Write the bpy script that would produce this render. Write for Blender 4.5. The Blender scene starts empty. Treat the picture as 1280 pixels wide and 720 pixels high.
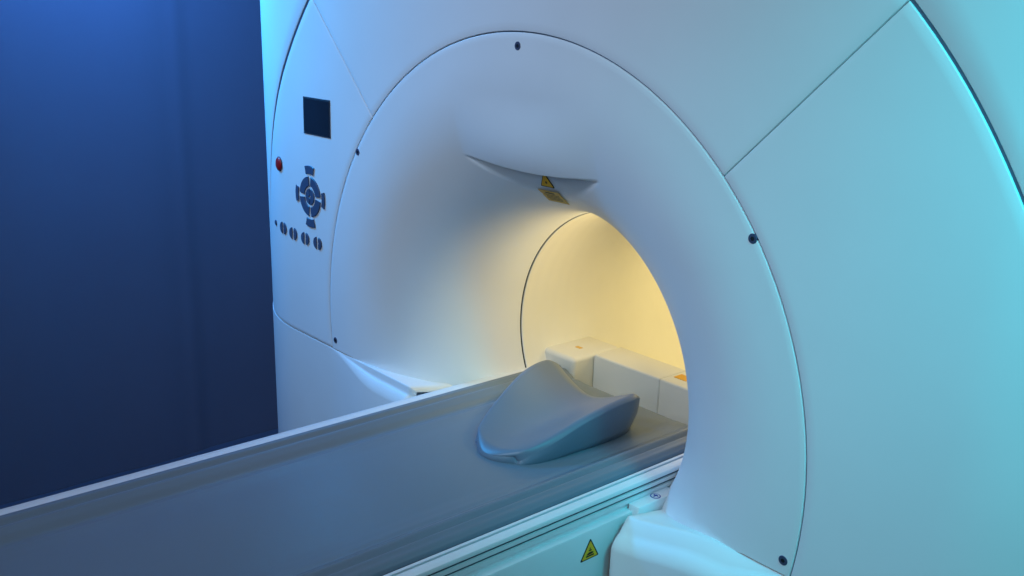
import bpy, bmesh, math, random
from mathutils import Vector, Matrix
random.seed(4)
S=bpy.context.scene
COL=S.collection
PI=math.pi
def sst(a,b,x):
    t=max(0,min(1,(x-a)/(b-a)));return t*t*(3-2*t)
# ---------------------------------------------------------------- materials
def mat(name,col,rough=.4,spec=.5,bump=0,bscale=300,var=.03,metal=0,vscale=6,coat=0):
    m=bpy.data.materials.new(name);m.use_nodes=True;nt=m.node_tree
    b=nt.nodes['Principled BSDF'];b.inputs['Roughness'].default_value=rough;b.inputs['Metallic'].default_value=metal
    b.inputs['Specular IOR Level'].default_value=spec
    b.inputs['Coat Weight'].default_value=coat;b.inputs['Coat Roughness'].default_value=.15
    tc=nt.nodes.new('ShaderNodeTexCoord')
    n=nt.nodes.new('ShaderNodeTexNoise');n.inputs['Scale'].default_value=vscale;n.inputs['Detail'].default_value=5
    nt.links.new(tc.outputs['Object'],n.inputs['Vector'])
    r=nt.nodes.new('ShaderNodeValToRGB');r.color_ramp.elements[0].position=.3;r.color_ramp.elements[1].position=.7
    r.color_ramp.elements[0].color=[max(0,c*(1-var)) for c in col]+[1];r.color_ramp.elements[1].color=[min(1,c*(1+var)) for c in col]+[1]
    nt.links.new(n.outputs['Fac'],r.inputs['Fac']);nt.links.new(r.outputs['Color'],b.inputs['Base Color'])
    mr=nt.nodes.new('ShaderNodeMapRange');mr.inputs['To Min'].default_value=rough*.93;mr.inputs['To Max'].default_value=min(1,rough*1.07)
    nt.links.new(n.outputs['Fac'],mr.inputs['Value']);nt.links.new(mr.outputs['Result'],b.inputs['Roughness'])
    if bump:
        n2=nt.nodes.new('ShaderNodeTexNoise');n2.inputs['Scale'].default_value=bscale;n2.inputs['Detail'].default_value=3
        nt.links.new(tc.outputs['Object'],n2.inputs['Vector'])
        bp=nt.nodes.new('ShaderNodeBump');bp.inputs['Strength'].default_value=bump;bp.inputs['Distance'].default_value=.001
        nt.links.new(n2.outputs['Fac'],bp.inputs['Height']);nt.links.new(bp.outputs['Normal'],b.inputs['Normal'])
    return m
M={}
M['shell']=mat('white_plastic',(.74,.755,.775),.42,.45,.05,500,.015)
M['shell2']=mat('white_plastic_base',(.74,.755,.77),.45,.4,.05,500,.02)
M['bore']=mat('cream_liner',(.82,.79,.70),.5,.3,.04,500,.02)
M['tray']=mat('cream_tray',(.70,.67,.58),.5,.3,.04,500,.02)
M['vinyl']=mat('grey_vinyl',(.145,.188,.24),.42,.45,0,420,.02)
M['foam']=mat('grey_foam_cover',(.135,.178,.24),.38,.45,.04,420,.03)
M['rail']=mat('white_rail',(.70,.72,.75),.38,.45,.04,400,.02)
M['dark']=mat('dark_gap',(.02,.028,.06),.7,.2)
M['seal']=mat('bore_seal',(.05,.05,.055),.7,.2)
M['joint']=mat('blue_grey_joint',(.10,.14,.21),.7,.2)
M['groove']=mat('groove_shade',(.05,.075,.10),.6,.3)  # shade colour for the rail grooves
M['navy']=mat('navy_key',(.05,.078,.145),.45,.5,.1,600,.1)
M['screen']=mat('screen_glass',(.012,.02,.032),.22,.5,0,1,.2)
M['bezel']=mat('screen_bezel',(.02,.03,.05),.5,.4)
M['red']=mat('red_button',(.42,.015,.02),.3,.5)
M['screw']=mat('dark_screw',(.07,.09,.17),.4,.5,0,1,.1,.4)
M['socket']=mat('screw_socket',(.01,.01,.015),.6,.3)
M['yellow']=mat('yellow_sticker',(.88,.46,.02),.45,.3,0,1,.05)
M['ylab']=mat('ochre_label',(.66,.38,.06),.5,.3,0,1,.06)
M['black']=mat('black_print',(.012,.011,.01),.5,.3)
M['orange']=mat('orange_sticker',(.72,.34,.015),.45,.4)
M['blue']=mat('blue_print',(.03,.06,.3),.45,.4)
M['wall']=mat('blue_grey_wall',(.20,.205,.25),.75,.2,.2,120,.04,0,1.5)
M['floor']=mat('dark_floor',(.10,.12,.15),.5,.4,.1,200,.1)
# ---------------------------------------------------------------- helpers
def bow(v):
    """the scanner's front turns back towards its sides"""
    x,y,z=v;d=abs(x)-(.962+.018*(z-.1))
    return (x,y+max(0,d)**2,z)
def obj(name,verts,faces,m,parent=None,smooth=True,auto=None,label=None,bent=False):
    me=bpy.data.meshes.new(name);me.from_pydata([bow(v) if bent else tuple(v) for v in verts],[],faces);me.update()
    bm=bmesh.new();bm.from_mesh(me);bmesh.ops.remove_doubles(bm,verts=bm.verts,dist=1e-6);bmesh.ops.recalc_face_normals(bm,faces=bm.faces)
    if auto is not None:
        for e in bm.edges:
            if len(e.link_faces)==2 and e.calc_face_angle(0)>auto: e.smooth=False
    bm.to_mesh(me);bm.free()
    me.materials.append(m)
    for p in me.polygons:p.use_smooth=smooth
    o=bpy.data.objects.new(name,me);COL.objects.link(o)
    if parent: o.parent=parent
    if label:o['label']=label
    return o
def grid(rows):
    n=len(rows[0]);v=[p for r in rows for p in r];f=[]
    for i in range(len(rows)-1):
        for j in range(n-1):
            f.append((i*n+j,i*n+j+1,(i+1)*n+j+1,(i+1)*n+j))
    return v,f
def empty(name,loc,label,cat):
    o=bpy.data.objects.new(name,None);COL.objects.link(o);o.location=loc;o['label']=label;o['category']=cat;o.empty_display_size=.1
    return o
def structure(o,label=None,cat=None):
    o['kind']='structure'
    if label:o['label']=label
    if cat:o['category']=cat
def extr(prof,y0,y1):
    n=len(prof);v=[];f=[]
    for y in (y0,y1): v+=[(x,y,z) for x,z in prof]
    for i in range(n): j=(i+1)%n;f.append((i,j,n+j,n+i))
    f.append(tuple(range(n)));f.append(tuple(range(n,2*n)))
    return v,f
# ---------------------------------------------------------------- scanner
scan=empty('medical_scanner',(0,0,0),'large white ring shaped medical scanner with a warmly lit round tunnel','scanner')
RS=.75;RO=1.152;RB=.345;YB=.345;AR=.36;NE=2.3
def prof_y(r):
    if r>=RB+AR:return 0.
    u=max(0,1-(r-RB)/AR);return YB*(1-max(0,1-u**NE)**(1/NE))
def brow(x,z,y):
    # pointed lip above the opening with a shallow crescent recess below it
    if z<.37 or abs(x)>=.215:return y
    q=(x/.215)**2
    zc=.478-.016*(1-q)
    def upf(z):
        g=1-sst(zc-.02,zc+.16,z);return -.030*(1-q)**1.5*g/.96
    if z>=zc: return y+upf(z)
    h=.058*(1-q)+.004
    t=max(0,min(1,(zc-z)/h))
    low=.029*(1-q)**.9*(1-t)**1.3
    if z<zc-.006: return y+low
    w=sst(zc-.006,zc,z);return y+upf(z)*w+low*(1-w)
DR=[(0,.02),(0,.0014),(.0004,.0004),(.0014,0)]
tt=[]
for i in range(150):
    t=i/149*PI/2
    u=math.cos(t)**(2/NE);w=math.sin(t)**(2/NE)
    tt.append((RB+AR*(1-u),YB*(1-w)))
rows_r=sorted(set([round(p[0],5) for p in tt if p[0]>RB+.0002]+[.39+i*.0018 for i in range(98)]+[.45+i*.0007 for i in range(100)]))
prof=[(RB,YB)]+[(r,prof_y(r)) for r in rows_r if r<RB+AR]+[(RB+AR,0),(.72,0),(.735,0),(RS-.003,0),(RS-.0020,.0004),(RS-.0013,.0014),(RS-.0013,.02)]
def zcut(r):return -.1255-.13*(1-sst(.48,.66,r))
NA=520
rows=[]
for r,y in prof:
    t0=math.asin(max(-.95,zcut(r)/r));row=[]
    for k in range(NA+1):
        th=t0+(PI-2*t0)*k/NA
        x=r*math.cos(th);z=r*math.sin(th)
        row.append((x,brow(x,z,y),z))
    rows.append(row)
v,f=grid(rows)
ring=obj('front_ring',v,f,M['shell'],scan)
def sector(a0f,a1f,r0,r1,name,nr=22,na=110):
    e=DR[-1][0]
    rr=[(r0+d,h) for d,h in DR]+[(r0+e+(r1-r0-2*e)*i/nr,0) for i in range(1,nr)]+[(r1-d,h) for d,h in reversed(DR)]
    rows=[]
    for r,h in rr:
        a0=a0f(r);a1=a1f(r);row=[]
        aa=[(a0+d/r,hh) for d,hh in DR]+[(a0+e/r+(a1-a0-2*e/r)*i/na,0) for i in range(1,na)]+[(a1-d/r,hh) for d,hh in reversed(DR)]
        for a,hh in aa: row.append((r*math.cos(a),max(h,hh),r*math.sin(a)))
        rows.append(row)
    v,f=grid(rows);return obj(name,v,f,M['shell'],scan,bent=True)
G=.0010
lo=lambda r:math.asin(-.1245/r)
sector(lambda r:PI/4+G/r,lambda r:3*PI/4-G/r,RS+.0013,RO,'outer_panel')['label']='upper curved panel between the two slanted seams'
sector(lo,lambda r:PI/4-G/r,RS+.0013,RO,'outer_panel')['label']='right hand curved panel tinted turquoise'
sector(lambda r:3*PI/4+G/r,lambda r:PI-lo(r),RS+.0013,RO,'outer_panel')['label']='left hand curved panel carrying the screen and keypad'
HX=1.33;ZT=1.42;ZB=-1.05
def rrect(th,ins,rad):
    c,s=math.cos(th),math.sin(th);cz=(ZT+ZB)/2;hx=HX-ins;hz=(ZT-ZB)/2-ins;rad=max(.01,rad-ins)
    def sd(t):
        qx=abs(t*c)-hx+rad;qz=abs(t*s-cz)-hz+rad
        return math.hypot(max(qx,0),max(qz,0))+min(max(qx,qz),0)-rad
    a,b=0.,4.
    for _ in range(40):
        m=(a+b)/2
        if sd(m)>0:b=m
        else:a=m
    return a*c,a*s
ths=[2*PI*i/480 for i in range(481)]
def GO(t):return .0085-.0048*math.cos(t)
def ringrow(rf,y):return [((rf(t))*math.cos(t),y,rf(t)*math.sin(t)) for t in ths]
rows=[]
for r in (.73,.76,.95,1.05,1.11):rows.append(ringrow(lambda t:r,.03))
for d,y in ((0,.03),(0,.006),(.0006,.0026),(.002,.002)): rows.append(ringrow(lambda t:RO+GO(t)+d,y))
A=[((RO+GO(t)+.002)*math.cos(t),(RO+GO(t)+.002)*math.sin(t)) for t in ths];B=[rrect(t,.06,.14) for t in ths]
for k in range(1,13):
    q=k/12;rows.append([(a[0]+(b[0]-a[0])*q,.002,a[1]+(b[1]-a[1])*q) for a,b in zip(A,B)])
for ins,y in ((.04,.004),(.02,.012),(.007,.027),(0,.06),(0,.3),(0,1.6),(.03,1.66)):
    rows.append([(rrect(t,ins,.14)[0],y,rrect(t,ins,.14)[1]) for t in ths])
rows.append([(.36*math.cos(t),1.66,.36*math.sin(t)) for t in ths])
v,f=grid(rows);obj('housing',v,f,M['shell'],scan,bent=True)
rows=[ringrow(lambda t:r,yy) for r,yy in ((.735,.021),(RS-.0011,.021),(RS-.0009,.0035),(RS+.0009,.0035),(RS+.0011,.021),(.85,.021),(1.0,.021),(1.08,.021),(RO-.006,.021))]
for d,y in ((-.0005,.0045),(.0015,.0042)): rows.append(ringrow(lambda t:RO+d,y))
for d,y in ((-.0012,.0042),(-.0008,.0034),(.0004,.0032)): rows.append(ringrow(lambda t:RO+GO(t)+d,y))
v,f=grid(rows);obj('panel_gasket',v,f,M['joint'],scan,bent=True)
# tunnel liner, very faintly ribbed
rows=[]
ly=[(RB+.012,YB+.02),(RB+.001,YB+.0052),(RB-.001,YB+.0062),(RB-.0015,YB+.008)]
y=YB+.02
while y<1.3:
    ly.append((RB-.0015-.00022*math.sin((y-YB)*2*PI/.042),y));y+=.006
ly+=[(RB-.0015,1.66),(RB+.01,1.68)]
th2=[2*PI*i/240 for i in range(241)]
for r,y in ly:
    rows.append([(r*math.cos(t),y,r*math.sin(t)) for t in th2])
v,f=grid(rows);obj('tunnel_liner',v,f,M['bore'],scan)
rows=[[(r*math.cos(t),y,r*math.sin(t)) for t in ths] for r,y in ((RB+.002,YB-.001),(RB+.002,YB+.012))]
v,f=grid(rows);obj('liner_seal',v,f,M['seal'],scan)
def cover(sg):
    xs=[(.364,.016),(.3655,.0095),(.369,.0043),(.3735,.0012),(.379,0)]+[(.379+(1.325-.379)*i/100,0) for i in range(1,101)]
    rows=[]
    for x,ins in xs:
        s=1-sst(.60,.75,x)
        if sg>0: P=.042*s;D=.028*s;dz=.040*(1-sst(.35,.60,x))
        else:
            s=1-sst(.50,.76,x);P=.020*s;D=.020*s;dz=.0
        pts=[(.36,-.172),(.2,-.158),(.1,-.147),(.03,-.134),(.004,-.1285),(.002,-.129)]
        R=.004+.018*s
        for i in range(1,6):
            q=i/5;pts.append((.002*(1-q)-max(0,P-R)*q,-.129-D*q*(.75+.25*q)))
        y0=pts[-1][0];z0=pts[-1][1]
        for i in range(1,10):
            t=i/9*PI/2
            pts.append((y0-(y0+P)*math.sin(t),z0-R*(1-math.cos(t))-.5*R*math.sin(t)))
        pts.append((-P,-.30));pts.append((-P,-.5));pts.append((-P*.9,-.8));pts.append((-P*.9,-1.05))
        rows.append([(sg*x,y+ins,z-ins-(dz if z>-.29 else 0)) for y,z in pts])
    v,f=grid(rows);return obj('lower_cover',v,f,M['shell2'],scan,bent=True)
cover(1)['label']='right lower cover rising beside the table';cover(-1)['label']='left lower cover behind the table'
def rbox(x0,x1,y0,y1,z0,z1,b=.006,seg=3):
    bm=bmesh.new();bmesh.ops.create_cube(bm,size=1)
    for q in bm.verts:
        q.co=Vector((x0+(q.co.x+.5)*(x1-x0),y0+(q.co.y+.5)*(y1-y0),z0+(q.co.z+.5)*(z1-z0)))
    if b: bmesh.ops.bevel(bm,geom=list(bm.edges),offset=b,segments=seg,profile=.5,affect='EDGES')
    vs=[tuple(q.co) for q in bm.verts];bm.verts.index_update();fs=[tuple(q.index for q in p.verts) for p in bm.faces];bm.free();return vs,fs
def join(*parts):
    V=[];F=[]
    for v,f in parts:
        o=len(V);V+=v;F+=[tuple(i+o for i in q) for q in f]
    return V,F
v,f=join(rbox(-.342,-.213,.425,.61,-.24,-.098,.013,6),rbox(-.2122,.0212,.50,.6095,-.24,-.0985,.005,4),rbox(.0216,.205,.50,.6095,-.24,-.0985,.005,4),rbox(.2056,.33,.425,.61,-.24,-.098,.013,6),rbox(-.22,.22,.432,.52,-.26,-.205,.005),rbox(-.24,.24,.52,.60,-.24,-.104,.004))
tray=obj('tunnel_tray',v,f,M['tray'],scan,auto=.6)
v,f=rbox(.035,.075,.54,.572,-.0985,-.0975,0);st=obj('warning_sticker',v,f,M['orange'],scan,smooth=False,label='small orange sticker on the tunnel tray')
v,f=rbox(-.285,-.265,.50,.512,-.098,-.0970,0);obj('tray_slot',v,f,M['ylab'],scan,smooth=False)
def disc(cx,cz,R,y0,y1,n=28,b=.001):
    rr=[(R,y1),(R,y0+b),(R-b,y0),(0.0001,y0)]
    rows=[[(cx+r*math.cos(2*PI*k/n),y,cz+r*math.sin(2*PI*k/n)) for k in range(n+1)] for r,y in rr]
    return grid(rows)
for x,z in ((0,.722),(-.6,.437),(.6,.437),(-.724,-.100),(.724,-.100)):
    v,f=disc(x,z,.0088,-.0008,.01,28,.0006);sc=obj('screw',v,f,M['screw'],scan,auto=.6)
    v,f=disc(x,z,.004,-.0014,.0,6,.0002);obj('socket',v,f,M['socket'],sc,smooth=False)
# ---- control cluster
def plate(poly,y0,y1,b=.001):
    n=len(poly);cx=sum(p[0] for p in poly)/n;cz=sum(p[1] for p in poly)/n
    def sh(p,d):
        L=math.hypot(p[0]-cx,p[1]-cz);k=(L-d)/L;return (cx+(p[0]-cx)*k,cz+(p[1]-cz)*k)
    v=[(x,y1,z) for x,z in poly]+[(x,y0+b,z) for x,z in poly]+[(sh(p,b)[0],y0,sh(p,b)[1]) for p in poly]
    f=[]
    for a in (0,n):
        for i in range(n):j=(i+1)%n;f.append((a+i,a+j,a+n+j,a+n+i))
    f.append(tuple(range(2*n,3*n)));return v,f
v,f=plate([(-.868,.556),(-.730,.556),(-.730,.457),(-.868,.457)],-.002,.01);sm=obj('display_frame',v,f,M['bezel'],scan,smooth=False)
v,f=plate([(-.864,.552),(-.734,.552),(-.734,.461),(-.864,.461)],-.0026,-.001,.0003);obj('display',v,f,M['screen'],sm,smooth=False)
RX=-1.021
v,f=disc(RX,.353,.0215,-.0022,.01);rb=obj('button_collar',v,f,M['bezel'],scan,auto=.6,bent=True)
rows=[[(RX+.0195*math.cos(a)*math.cos(2*PI*k/28),-.0022-.007*math.sin(a),.353+.0195*math.cos(a)*math.sin(2*PI*k/28)) for k in range(29)] for a in [i/6*PI/2*.999 for i in range(7)]]
v,f=grid(rows);obj('emergency_button',v,f,M['red'],rb,bent=True)
def arckey(cx,cz,r0,r1,a0,a1,nm='key'):
    n=10;y0=-.003
    rows=[]
    for r,y in ((r0,.004),(r0,y0+.001),(r0+.001,y0),(r1-.001,y0),(r1,y0+.001),(r1,.004)):
        rows.append([(cx+r*math.cos(a0),.004,cz+r*math.sin(a0))]+[(cx+r*math.cos(a0+(a1-a0)*i/n),y,cz+r*math.sin(a0+(a1-a0)*i/n)) for i in range(n+1)]+[(cx+r*math.cos(a1),.004,cz+r*math.sin(a1))])
    v,f=grid(rows);return obj(nm,v,f,M['navy'],scan,auto=.6,bent=True)
PC=(-.843,.285)
for q in range(4):
    a=q*PI/2
    arckey(*PC,.029,.056,a+PI/4-.66,a+PI/4+.66)
    arckey(*PC,.063,.086 if q%2 else .079,a-.29,a+.29)
for s in (-1,1):
    arckey(PC[0],PC[1],.004,.023,(PI/2 if s<0 else -PI/2)+.14,(PI/2 if s<0 else -PI/2)+PI-.14)
v,f=disc(-1.067,.172,.008,-.003,.004);obj('key',v,f,M['navy'],scan,auto=.6,bent=True)
for cx,cz in ((-1.006,.168),(-.944,.163),(-.876,.161),(-.808,.160)):
    for s in (-1,1):
        arckey(cx+s*.0045,cz,.001,.0175,(PI/2 if s<0 else -PI/2)+.10,(PI/2 if s<0 else -PI/2)+PI-.10)
# ---- stickers under the lip
def P0(x,z): return Vector((x,brow(x,z,prof_y(math.hypot(x,z))),z))
def frame_between(x,za,zb):
    """a stiff sticker whose upper and lower edge rest on the surface"""
    a=P0(x,za);b=P0(x,zb);uy=(a-b).normalized();ux=Vector((1,0,0));n=ux.cross(uy)
    if n.y>0:n=-n
    p=(a+b)/2
    lift=max((P0(x+dx,zb+(za-zb)*k/10)-p).dot(n) for k in range(11) for dx in (-.012,0,.012))
    return p+n*(max(lift,0)+.0006),ux,uy,n
def flat(poly,F,off,m,name,parent,label=None):
    p,ux,uy,n=F
    v=[tuple(p+ux*a+uy*b+n*off) for a,b in poly]+[tuple(p+ux*a+uy*b+n*(off-.0008)) for a,b in poly]
    k=len(poly);f=[tuple(range(k)),tuple(range(k,2*k))]+[(i,(i+1)%k,k+(i+1)%k,k+i) for i in range(k)]
    return obj(name,v,f,m,parent,smooth=False,label=label)
def tri(s,inset=0,rad=.12):
    R=s/math.sqrt(3)-inset*2;pts=[]
    for k in range(3):
        a=PI/2+k*2*PI/3;c=(R*(1-2*rad*.5)*math.cos(a),R*(1-2*rad*.5)*math.sin(a))
        for i in range(-3,4):
            b=a+i*PI/9;pts.append((c[0]+R*rad*.5*math.cos(b),c[1]+R*rad*.5*math.sin(b)))
    return pts
def circ(cx,cy,r,n=20):return [(cx+r*math.cos(2*PI*k/n),cy+r*math.sin(2*PI*k/n)) for k in range(n)]
def rect(x0,x1,y0,y1):return [(x0,y0),(x1,y0),(x1,y1),(x0,y1)]
FT=frame_between(-.010,.4495,.4245)
wt=flat(tri(.044),FT,.001,M['black'],'warning_triangle',scan,'small yellow laser warning triangle under the lip')
flat(tri(.044,.0017),FT,.0014,M['yellow'],'triangle_face',wt)
flat(circ(0,-.001,.0030),FT,.0018,M['black'],'pictogram',wt)
FL=frame_between(-.014,.4125,.393)
wl=flat(rect(-.033,.033,-.023,.023),FL,.001,M['ylab'],'caution_label',scan,'rectangular yellow caution label under the lip')
flat(rect(-.014,.014,.0125,.0170),FL,.0014,M['black'],'heading',wl)
for i in range(4):
    w=.024-.004*(i%2);flat(rect(-w,w,.006-i*.0065,.0073-i*.0065),FL,.0014,M['black'],'text_line',wl)
# ---------------------------------------------------------------- table
tab=empty('patient_table',(0,-.9,-1.05),'long grey padded patient table with white side rails sliding into the tunnel','table')
def tobj(*a,**k):
    o=obj(*a,**k);o.parent=tab;o.matrix_parent_inverse=Matrix.Translation(-tab.location);return o
Y0,Y1=-2.3,.425
def mz(x):
    a=abs(x)
    return -.143+.020*sst(.14,.285,a)+.0060*math.exp(-((a-.234)/.009)**2)+.0050*math.exp(-((a-.263)/.006)**2)-.004*math.exp(-((a-.200)/.012)**2)-.004*math.exp(-((a-.25)/.005)**2)
NXM,NYM=180,360
rows=[]
ph=[random.uniform(0,6.28) for _ in range(12)]
for j in range(NYM+1):
    y=Y0+(Y1-Y0)*j/NYM
    endd=max(0,(y-(Y1-.03))/.03)
    row=[(-.289,y,-.2)]
    for i in range(NXM+1):
        x=-.289+.578*i/NXM
        z=mz(x)
        a=abs(x);wv=sst(.15,.21,a)*(1-sst(.275,.289,a))
        z+=wv*.0018*(math.sin(85*x+1.2*math.sin(1.1*y+ph[0])+ph[1])+.6*math.sin(170*x+1.2*math.sin(1.9*y+ph[2])))
        z+=.0003*math.sin(3*y+5*x+ph[3])*math.sin(5*x-2*y+ph[4])
        z-=.010*(sst(.274,.289,a))**1.5
        z-=.02*(1-math.sqrt(max(0,1-endd**2)))
        row.append((x,y,z))
    row.append((.289,y,-.2));rows.append(row)
rows.append([(p[0],Y1,-.2) for p in rows[-1]])
v,f=grid(rows);tobj('mattress',v,f,M['vinyl'])
def rail(sg):
    p=[(.2995,-.20),(.2995,-.1345),(.301,-.1325),(.3085,-.1320)]
    if sg>0:p+=[(.309,-.138),(.3140,-.138),(.3145,-.1320)]
    p+=[(.329,-.1320),(.333,-.134),(.3345,-.137),(.3345,-.142),(.3285,-.1425),(.3285,-.1475),(.3345,-.148),(.3345,-.156),(.3285,-.1565),(.3285,-.1615),(.3345,-.162),(.3345,-.172),(.33,-.176),(.33,-.20)]
    if sg<0:p=[(x,z-.0045 if z>-.139 else z) for x,z in p]
    v,f=extr([(sg*x,z) for x,z in p],Y0,.43);o=tobj('side_rail',v,f,M['rail'],auto=.5)
    for x0,x1,z0,z1 in ((.3092,.3138,-.1390,-.1360),(.3275,.3315,-.1473,-.1427),(.3275,.3315,-.1613,-.1567))[0 if sg>0 else 1:]:
        v,f=extr([(sg*a,b) for a,b in ((x0,z0),(x1,z0),(x1,z1),(x0,z1))],Y0+.001,.4295)
        g=obj('groove_shade_strip',v,f,M['groove'],None,smooth=False);g.parent=o  # dark strips standing in for shade inside the grooves
    v,f=extr([(sg*a,b) for a,b in ((.2893,-.199),(.2992,-.199),(.2992,-.1400),(.2893,-.1400))],Y0+.001,.424)
    tobj('gap_shade',v,f,M['dark'],smooth=False)  # dark filler painting the shade between mattress and rail
rail(1);rail(-1)
v,f=extr([(-.333,-.2005),(.333,-.2005),(.333,-.21),(.28,-.25),(-.28,-.25),(-.333,-.21)],Y0,.428);tobj('table_tray',v,f,M['dark'],auto=.4)
def panel(sg):
    p=[(.300,-.1835),(.342,-.1835),(.3455,-.185),(.347,-.189),(.347,-.36),(.343,-.372),(.300,-.372)]
    v,f=extr([(sg*x,z) for x,z in p],Y0,.15);return tobj('side_panel',v,f,M['rail'],auto=.7)
panel(1);panel(-1)
v,f=rbox(-.299,.299,Y0,.1,-.371,-.252,.004);tobj('table_frame',v,f,M['dark'],smooth=False)
v,f=rbox(-.24,.24,-1.7,-.35,-1.05,-.3715,.03);tobj('pedestal',v,f,M['rail'],auto=.7)
FP=(Vector((.3474,-.075,-.232)),Vector((0,1,0)),Vector((0,0,1)),Vector((1,0,0)))
def tflat(poly,off,m,name,parent=None,label=None,F=None):
    o=flat(poly,F or FP,off,m,name,None,label=label)
    if parent: o.parent=parent
    else: o.parent=tab;o.matrix_parent_inverse=Matrix.Translation(-tab.location)
    return o
ws=tflat(tri(.052),.0004,M['black'],'warning_sign',label='yellow crushing hazard triangle on the table side')
tflat(tri(.052,.0025),.0008,M['yellow'],'sign_face',ws)
tflat([(-.011,-.009),(.011,-.009),(.011,-.006),(-.011,-.006)],.0012,M['black'],'pictogram',ws)
tflat([(-.009,-.003),(-.004,.000),(.003,.0005),(.009,-.001),(.009,-.0035),(.004,-.0045),(-.004,-.0048),(-.009,-.0045)],.0012,M['black'],'pictogram',ws)
tflat([(-.004,.003),(.004,.003),(.004,.0052),(0.0005,.0052),(.0005,.010),(-.0015,.010),(-.0015,.0052),(-.004,.0052)],.0012,M['black'],'pictogram',ws)
# rail end cap with a small round mark
ZE=-.1695
v,f=rbox(.3355,.3632,.045,.165,-.215,ZE,.002,3);cap=tobj('rail_end_cap',v,f,M['rail'],auto=.7)
FB=(Vector((.3494,.112,ZE)),Vector((0,1,0)),Vector((-1,0,0)),Vector((0,0,1)))
tflat(circ(0,0,.0112),.0006,M['blue'],'round_mark',cap,F=FB,label='small round blue mark on the rail end')
tflat(circ(0,0,.0088),.0009,M['rail'],'mark_face',cap,F=FB)
tflat(rect(-.0058,.0058,-.002,.002),.0012,M['blue'],'pictogram',cap,F=FB);tflat(rect(.0,.0035,-.0058,.0058),.0013,M['blue'],'pictogram',cap,F=FB)
# ---------------------------------------------------------------- headrest
NU,NV=80,90
def hr(u,v,q):
    """q 0 = padded top, 1 = underside pressed into the mattress"""
    hw=.106+.050*sst(0,.9,v)
    if v<.32: hw*=math.sqrt(max(0,1-((.32-v)/.32)**2))*.40+.60
    if v>.86: hw*=1-.12*(1-math.sqrt(max(0,1-((v-.86)/.14)**2)))
    x=.036*(1-v)+u*hw
    y=-.052-.034*(1-abs(u)**2.2)*(1-v)**2+v*.339-.010*v*(1-u*u)
    ze=-.115+.079*math.sin(min(1,v/.84)*PI/2)**1.15
    zc=-.122+.036*v**1.2
    a=abs(u)
    k=.70*a**1.9+.30*sst(.0,.88,a)
    z=zc+(ze-zc)*k
    z-=.012*max(0,(a-.88)/.12)**2
    z-=.015*max(0,(v-.90)/.10)**2+.010*max(0,(.06-v)/.06)**2
    zb=min(mz(x)-.006,z-.006)
    b=math.sin(q*PI)*.004
    sx=1 if u>0 else -1
    return Vector((x+(sx*b if a>.98 else 0)-q*sx*.028*a*v,y-(b if v<.01 else 0)+(b if v>.99 else 0),z+(zb-z)*q))
vv=[.5-.5*math.cos(PI*j/NV) for j in range(NV+1)]
uu=[math.sin((-1+2*i/NU)*PI/2) for i in range(NU+1)]
rows=[]
qs=[.05,.12,.3,.5,.75]
for v_ in vv:
    row=[]
    for u_ in uu: row.append(tuple(hr(u_,v_,0)))
    for q in qs: row.append(tuple(hr(1,v_,q)))
    for u_ in reversed(uu): row.append(tuple(hr(u_,v_,1)))
    for q in reversed(qs): row.append(tuple(hr(-1,v_,q)))
    row.append(row[0]);rows.append(row)
v,f=grid(rows)
for ve in (0,1):
    cap_=[[tuple(hr(u_,ve,q)) for u_ in uu] for q in [0]+qs+[1]]
    cv,cf=grid(cap_);o=len(v);v+=cv;f+=[tuple(i+o for i in q) for q in cf]
hd=obj('headrest',v,f,M['foam'],None)
hd['label']='curved grey foam headrest lying on the table at the tunnel mouth';hd['category']='headrest'
# ---------------------------------------------------------------- wall and floor
rows=[]
yy=[-4,-1.2,-1,-.8]+[-.7+i*.02 for i in range(66)]+[.7,1,1.5,2,3]
def wx(y):
    return -2.22-.020*sst(.10,.40,y)+.006*math.exp(-((y-.22)/.03)**2)+.004*math.sin(14*y+1)*sst(-1.2,-.8,y)*(1-sst(.2,.4,y))
for zz in (-1.05,-.5,0,.5,1,1.6,2.2):
    rows.append([(wx(y),y,zz) for y in yy])
v,f=grid(rows);w=obj('wall',v,f,M['wall']);structure(w,'dark blue plain wall with a soft vertical fold behind the scanner','wall')
v,f=grid([[(-2.3,-4,-1.052),(4,-4,-1.052)],[(-2.3,3,-1.052),(4,3,-1.052)]]);fl=obj('floor',v,f,M['floor'],smooth=False);structure(fl,'dark grey floor under the scanner','floor')
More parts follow.
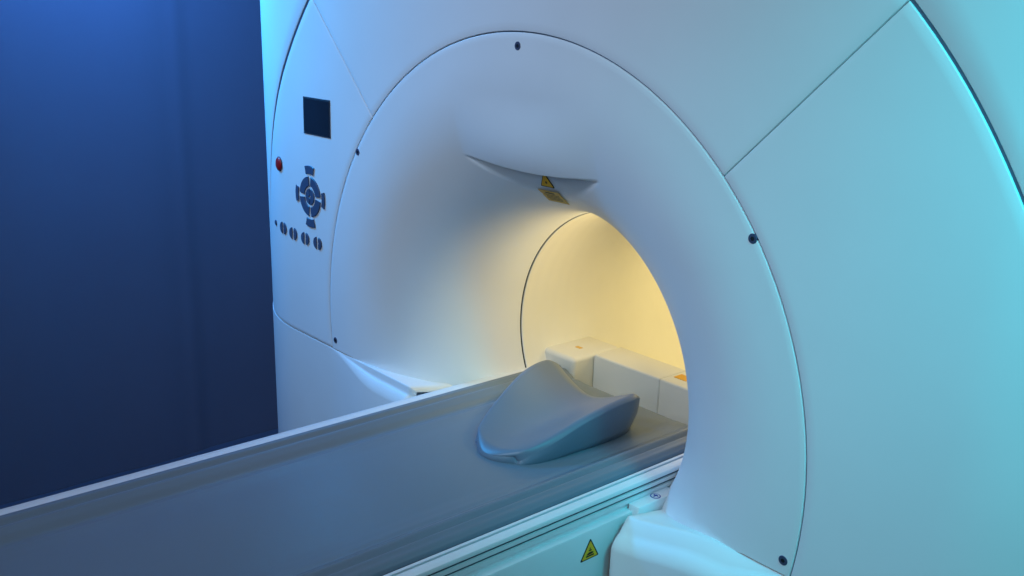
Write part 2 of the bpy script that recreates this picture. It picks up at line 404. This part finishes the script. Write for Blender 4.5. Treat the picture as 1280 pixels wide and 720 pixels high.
# ---------------------------------------------------------------- lights
def area(name,loc,tgt,sx,sy,e,col,spread=180):
    l=bpy.data.lights.new(name,'AREA');l.shape='RECTANGLE';l.size=sx;l.size_y=sy;l.energy=e;l.color=col;l.spread=math.radians(spread)
    o=bpy.data.objects.new(name,l);COL.objects.link(o);o.location=loc
    o.rotation_euler=(Vector(tgt)-Vector(loc)).to_track_quat('-Z','Y').to_euler();return o
area('blue_lamp',(-1.95,-.7,1.55),(-1.15,.1,.75),.35,.35,10.5,(.03,.40,1),70)
area('blue_wall_lamp',(-1.66,-.22,1.62),(-2.2,-.02,.65),.4,.4,21,(.06,.27,1),150)
area('cyan_lamp',(1.95,-1.25,1.35),(1.0,.1,.10),.6,.6,1.3,(.10,.72,.88),58)
area('cyan_side_lamp',(1.95,-.5,1.9),(1.27,.03,.88),.3,.3,5.0,(.0,.62,.74),48)
area('key_lamp',(-.1,-2.3,2.4),(-.1,.1,.1),1.0,.8,7.4,(.62,.765,1),74)
area('fill_lamp',(1.5,-2.7,1.2),(-.1,.1,0),1.0,.8,1.7,(.62,.80,1),60)
area('tunnel_lamp',(.06,.98,.27),(.05,.98,-.2),.25,.7,3.7,(1,.80,.33))
area('added_warm_fill',(.10,.42,.29),(-.4,.12,.08),.12,.08,.85,(1,.77,.34),125)  # added unseen lamp, spreads warm light onto the funnel
W=bpy.data.worlds.new('World');S.world=W;W.use_nodes=True
W.node_tree.nodes['Background'].inputs[0].default_value=(.17,.19,.22,1);W.node_tree.nodes['Background'].inputs[1].default_value=.28
# ---------------------------------------------------------------- camera
ya,pi,ro,fpx=.8450,-.2684,.0326,1213.6
fw=Vector((-math.sin(ya)*math.cos(pi),math.cos(ya)*math.cos(pi),math.sin(pi)))
r=fw.cross(Vector((0,0,1))).normalized();u=r.cross(fw)
r2=r*math.cos(ro)+u*math.sin(ro);u2=u*math.cos(ro)-r*math.sin(ro)
cd=bpy.data.cameras.new('camera');cd.sensor_width=36;cd.lens=36*fpx/1280;cd.clip_end=100;cd.clip_start=.05
co=bpy.data.objects.new('camera',cd);COL.objects.link(co)
R=Matrix((r2,u2,-fw)).transposed().to_4x4();R.translation=Vector((1.5105,-1.3342,.7703));co.matrix_world=R
S.camera=co
S.view_settings.view_transform='Standard';S.view_settings.look='None';S.view_settings.exposure=0
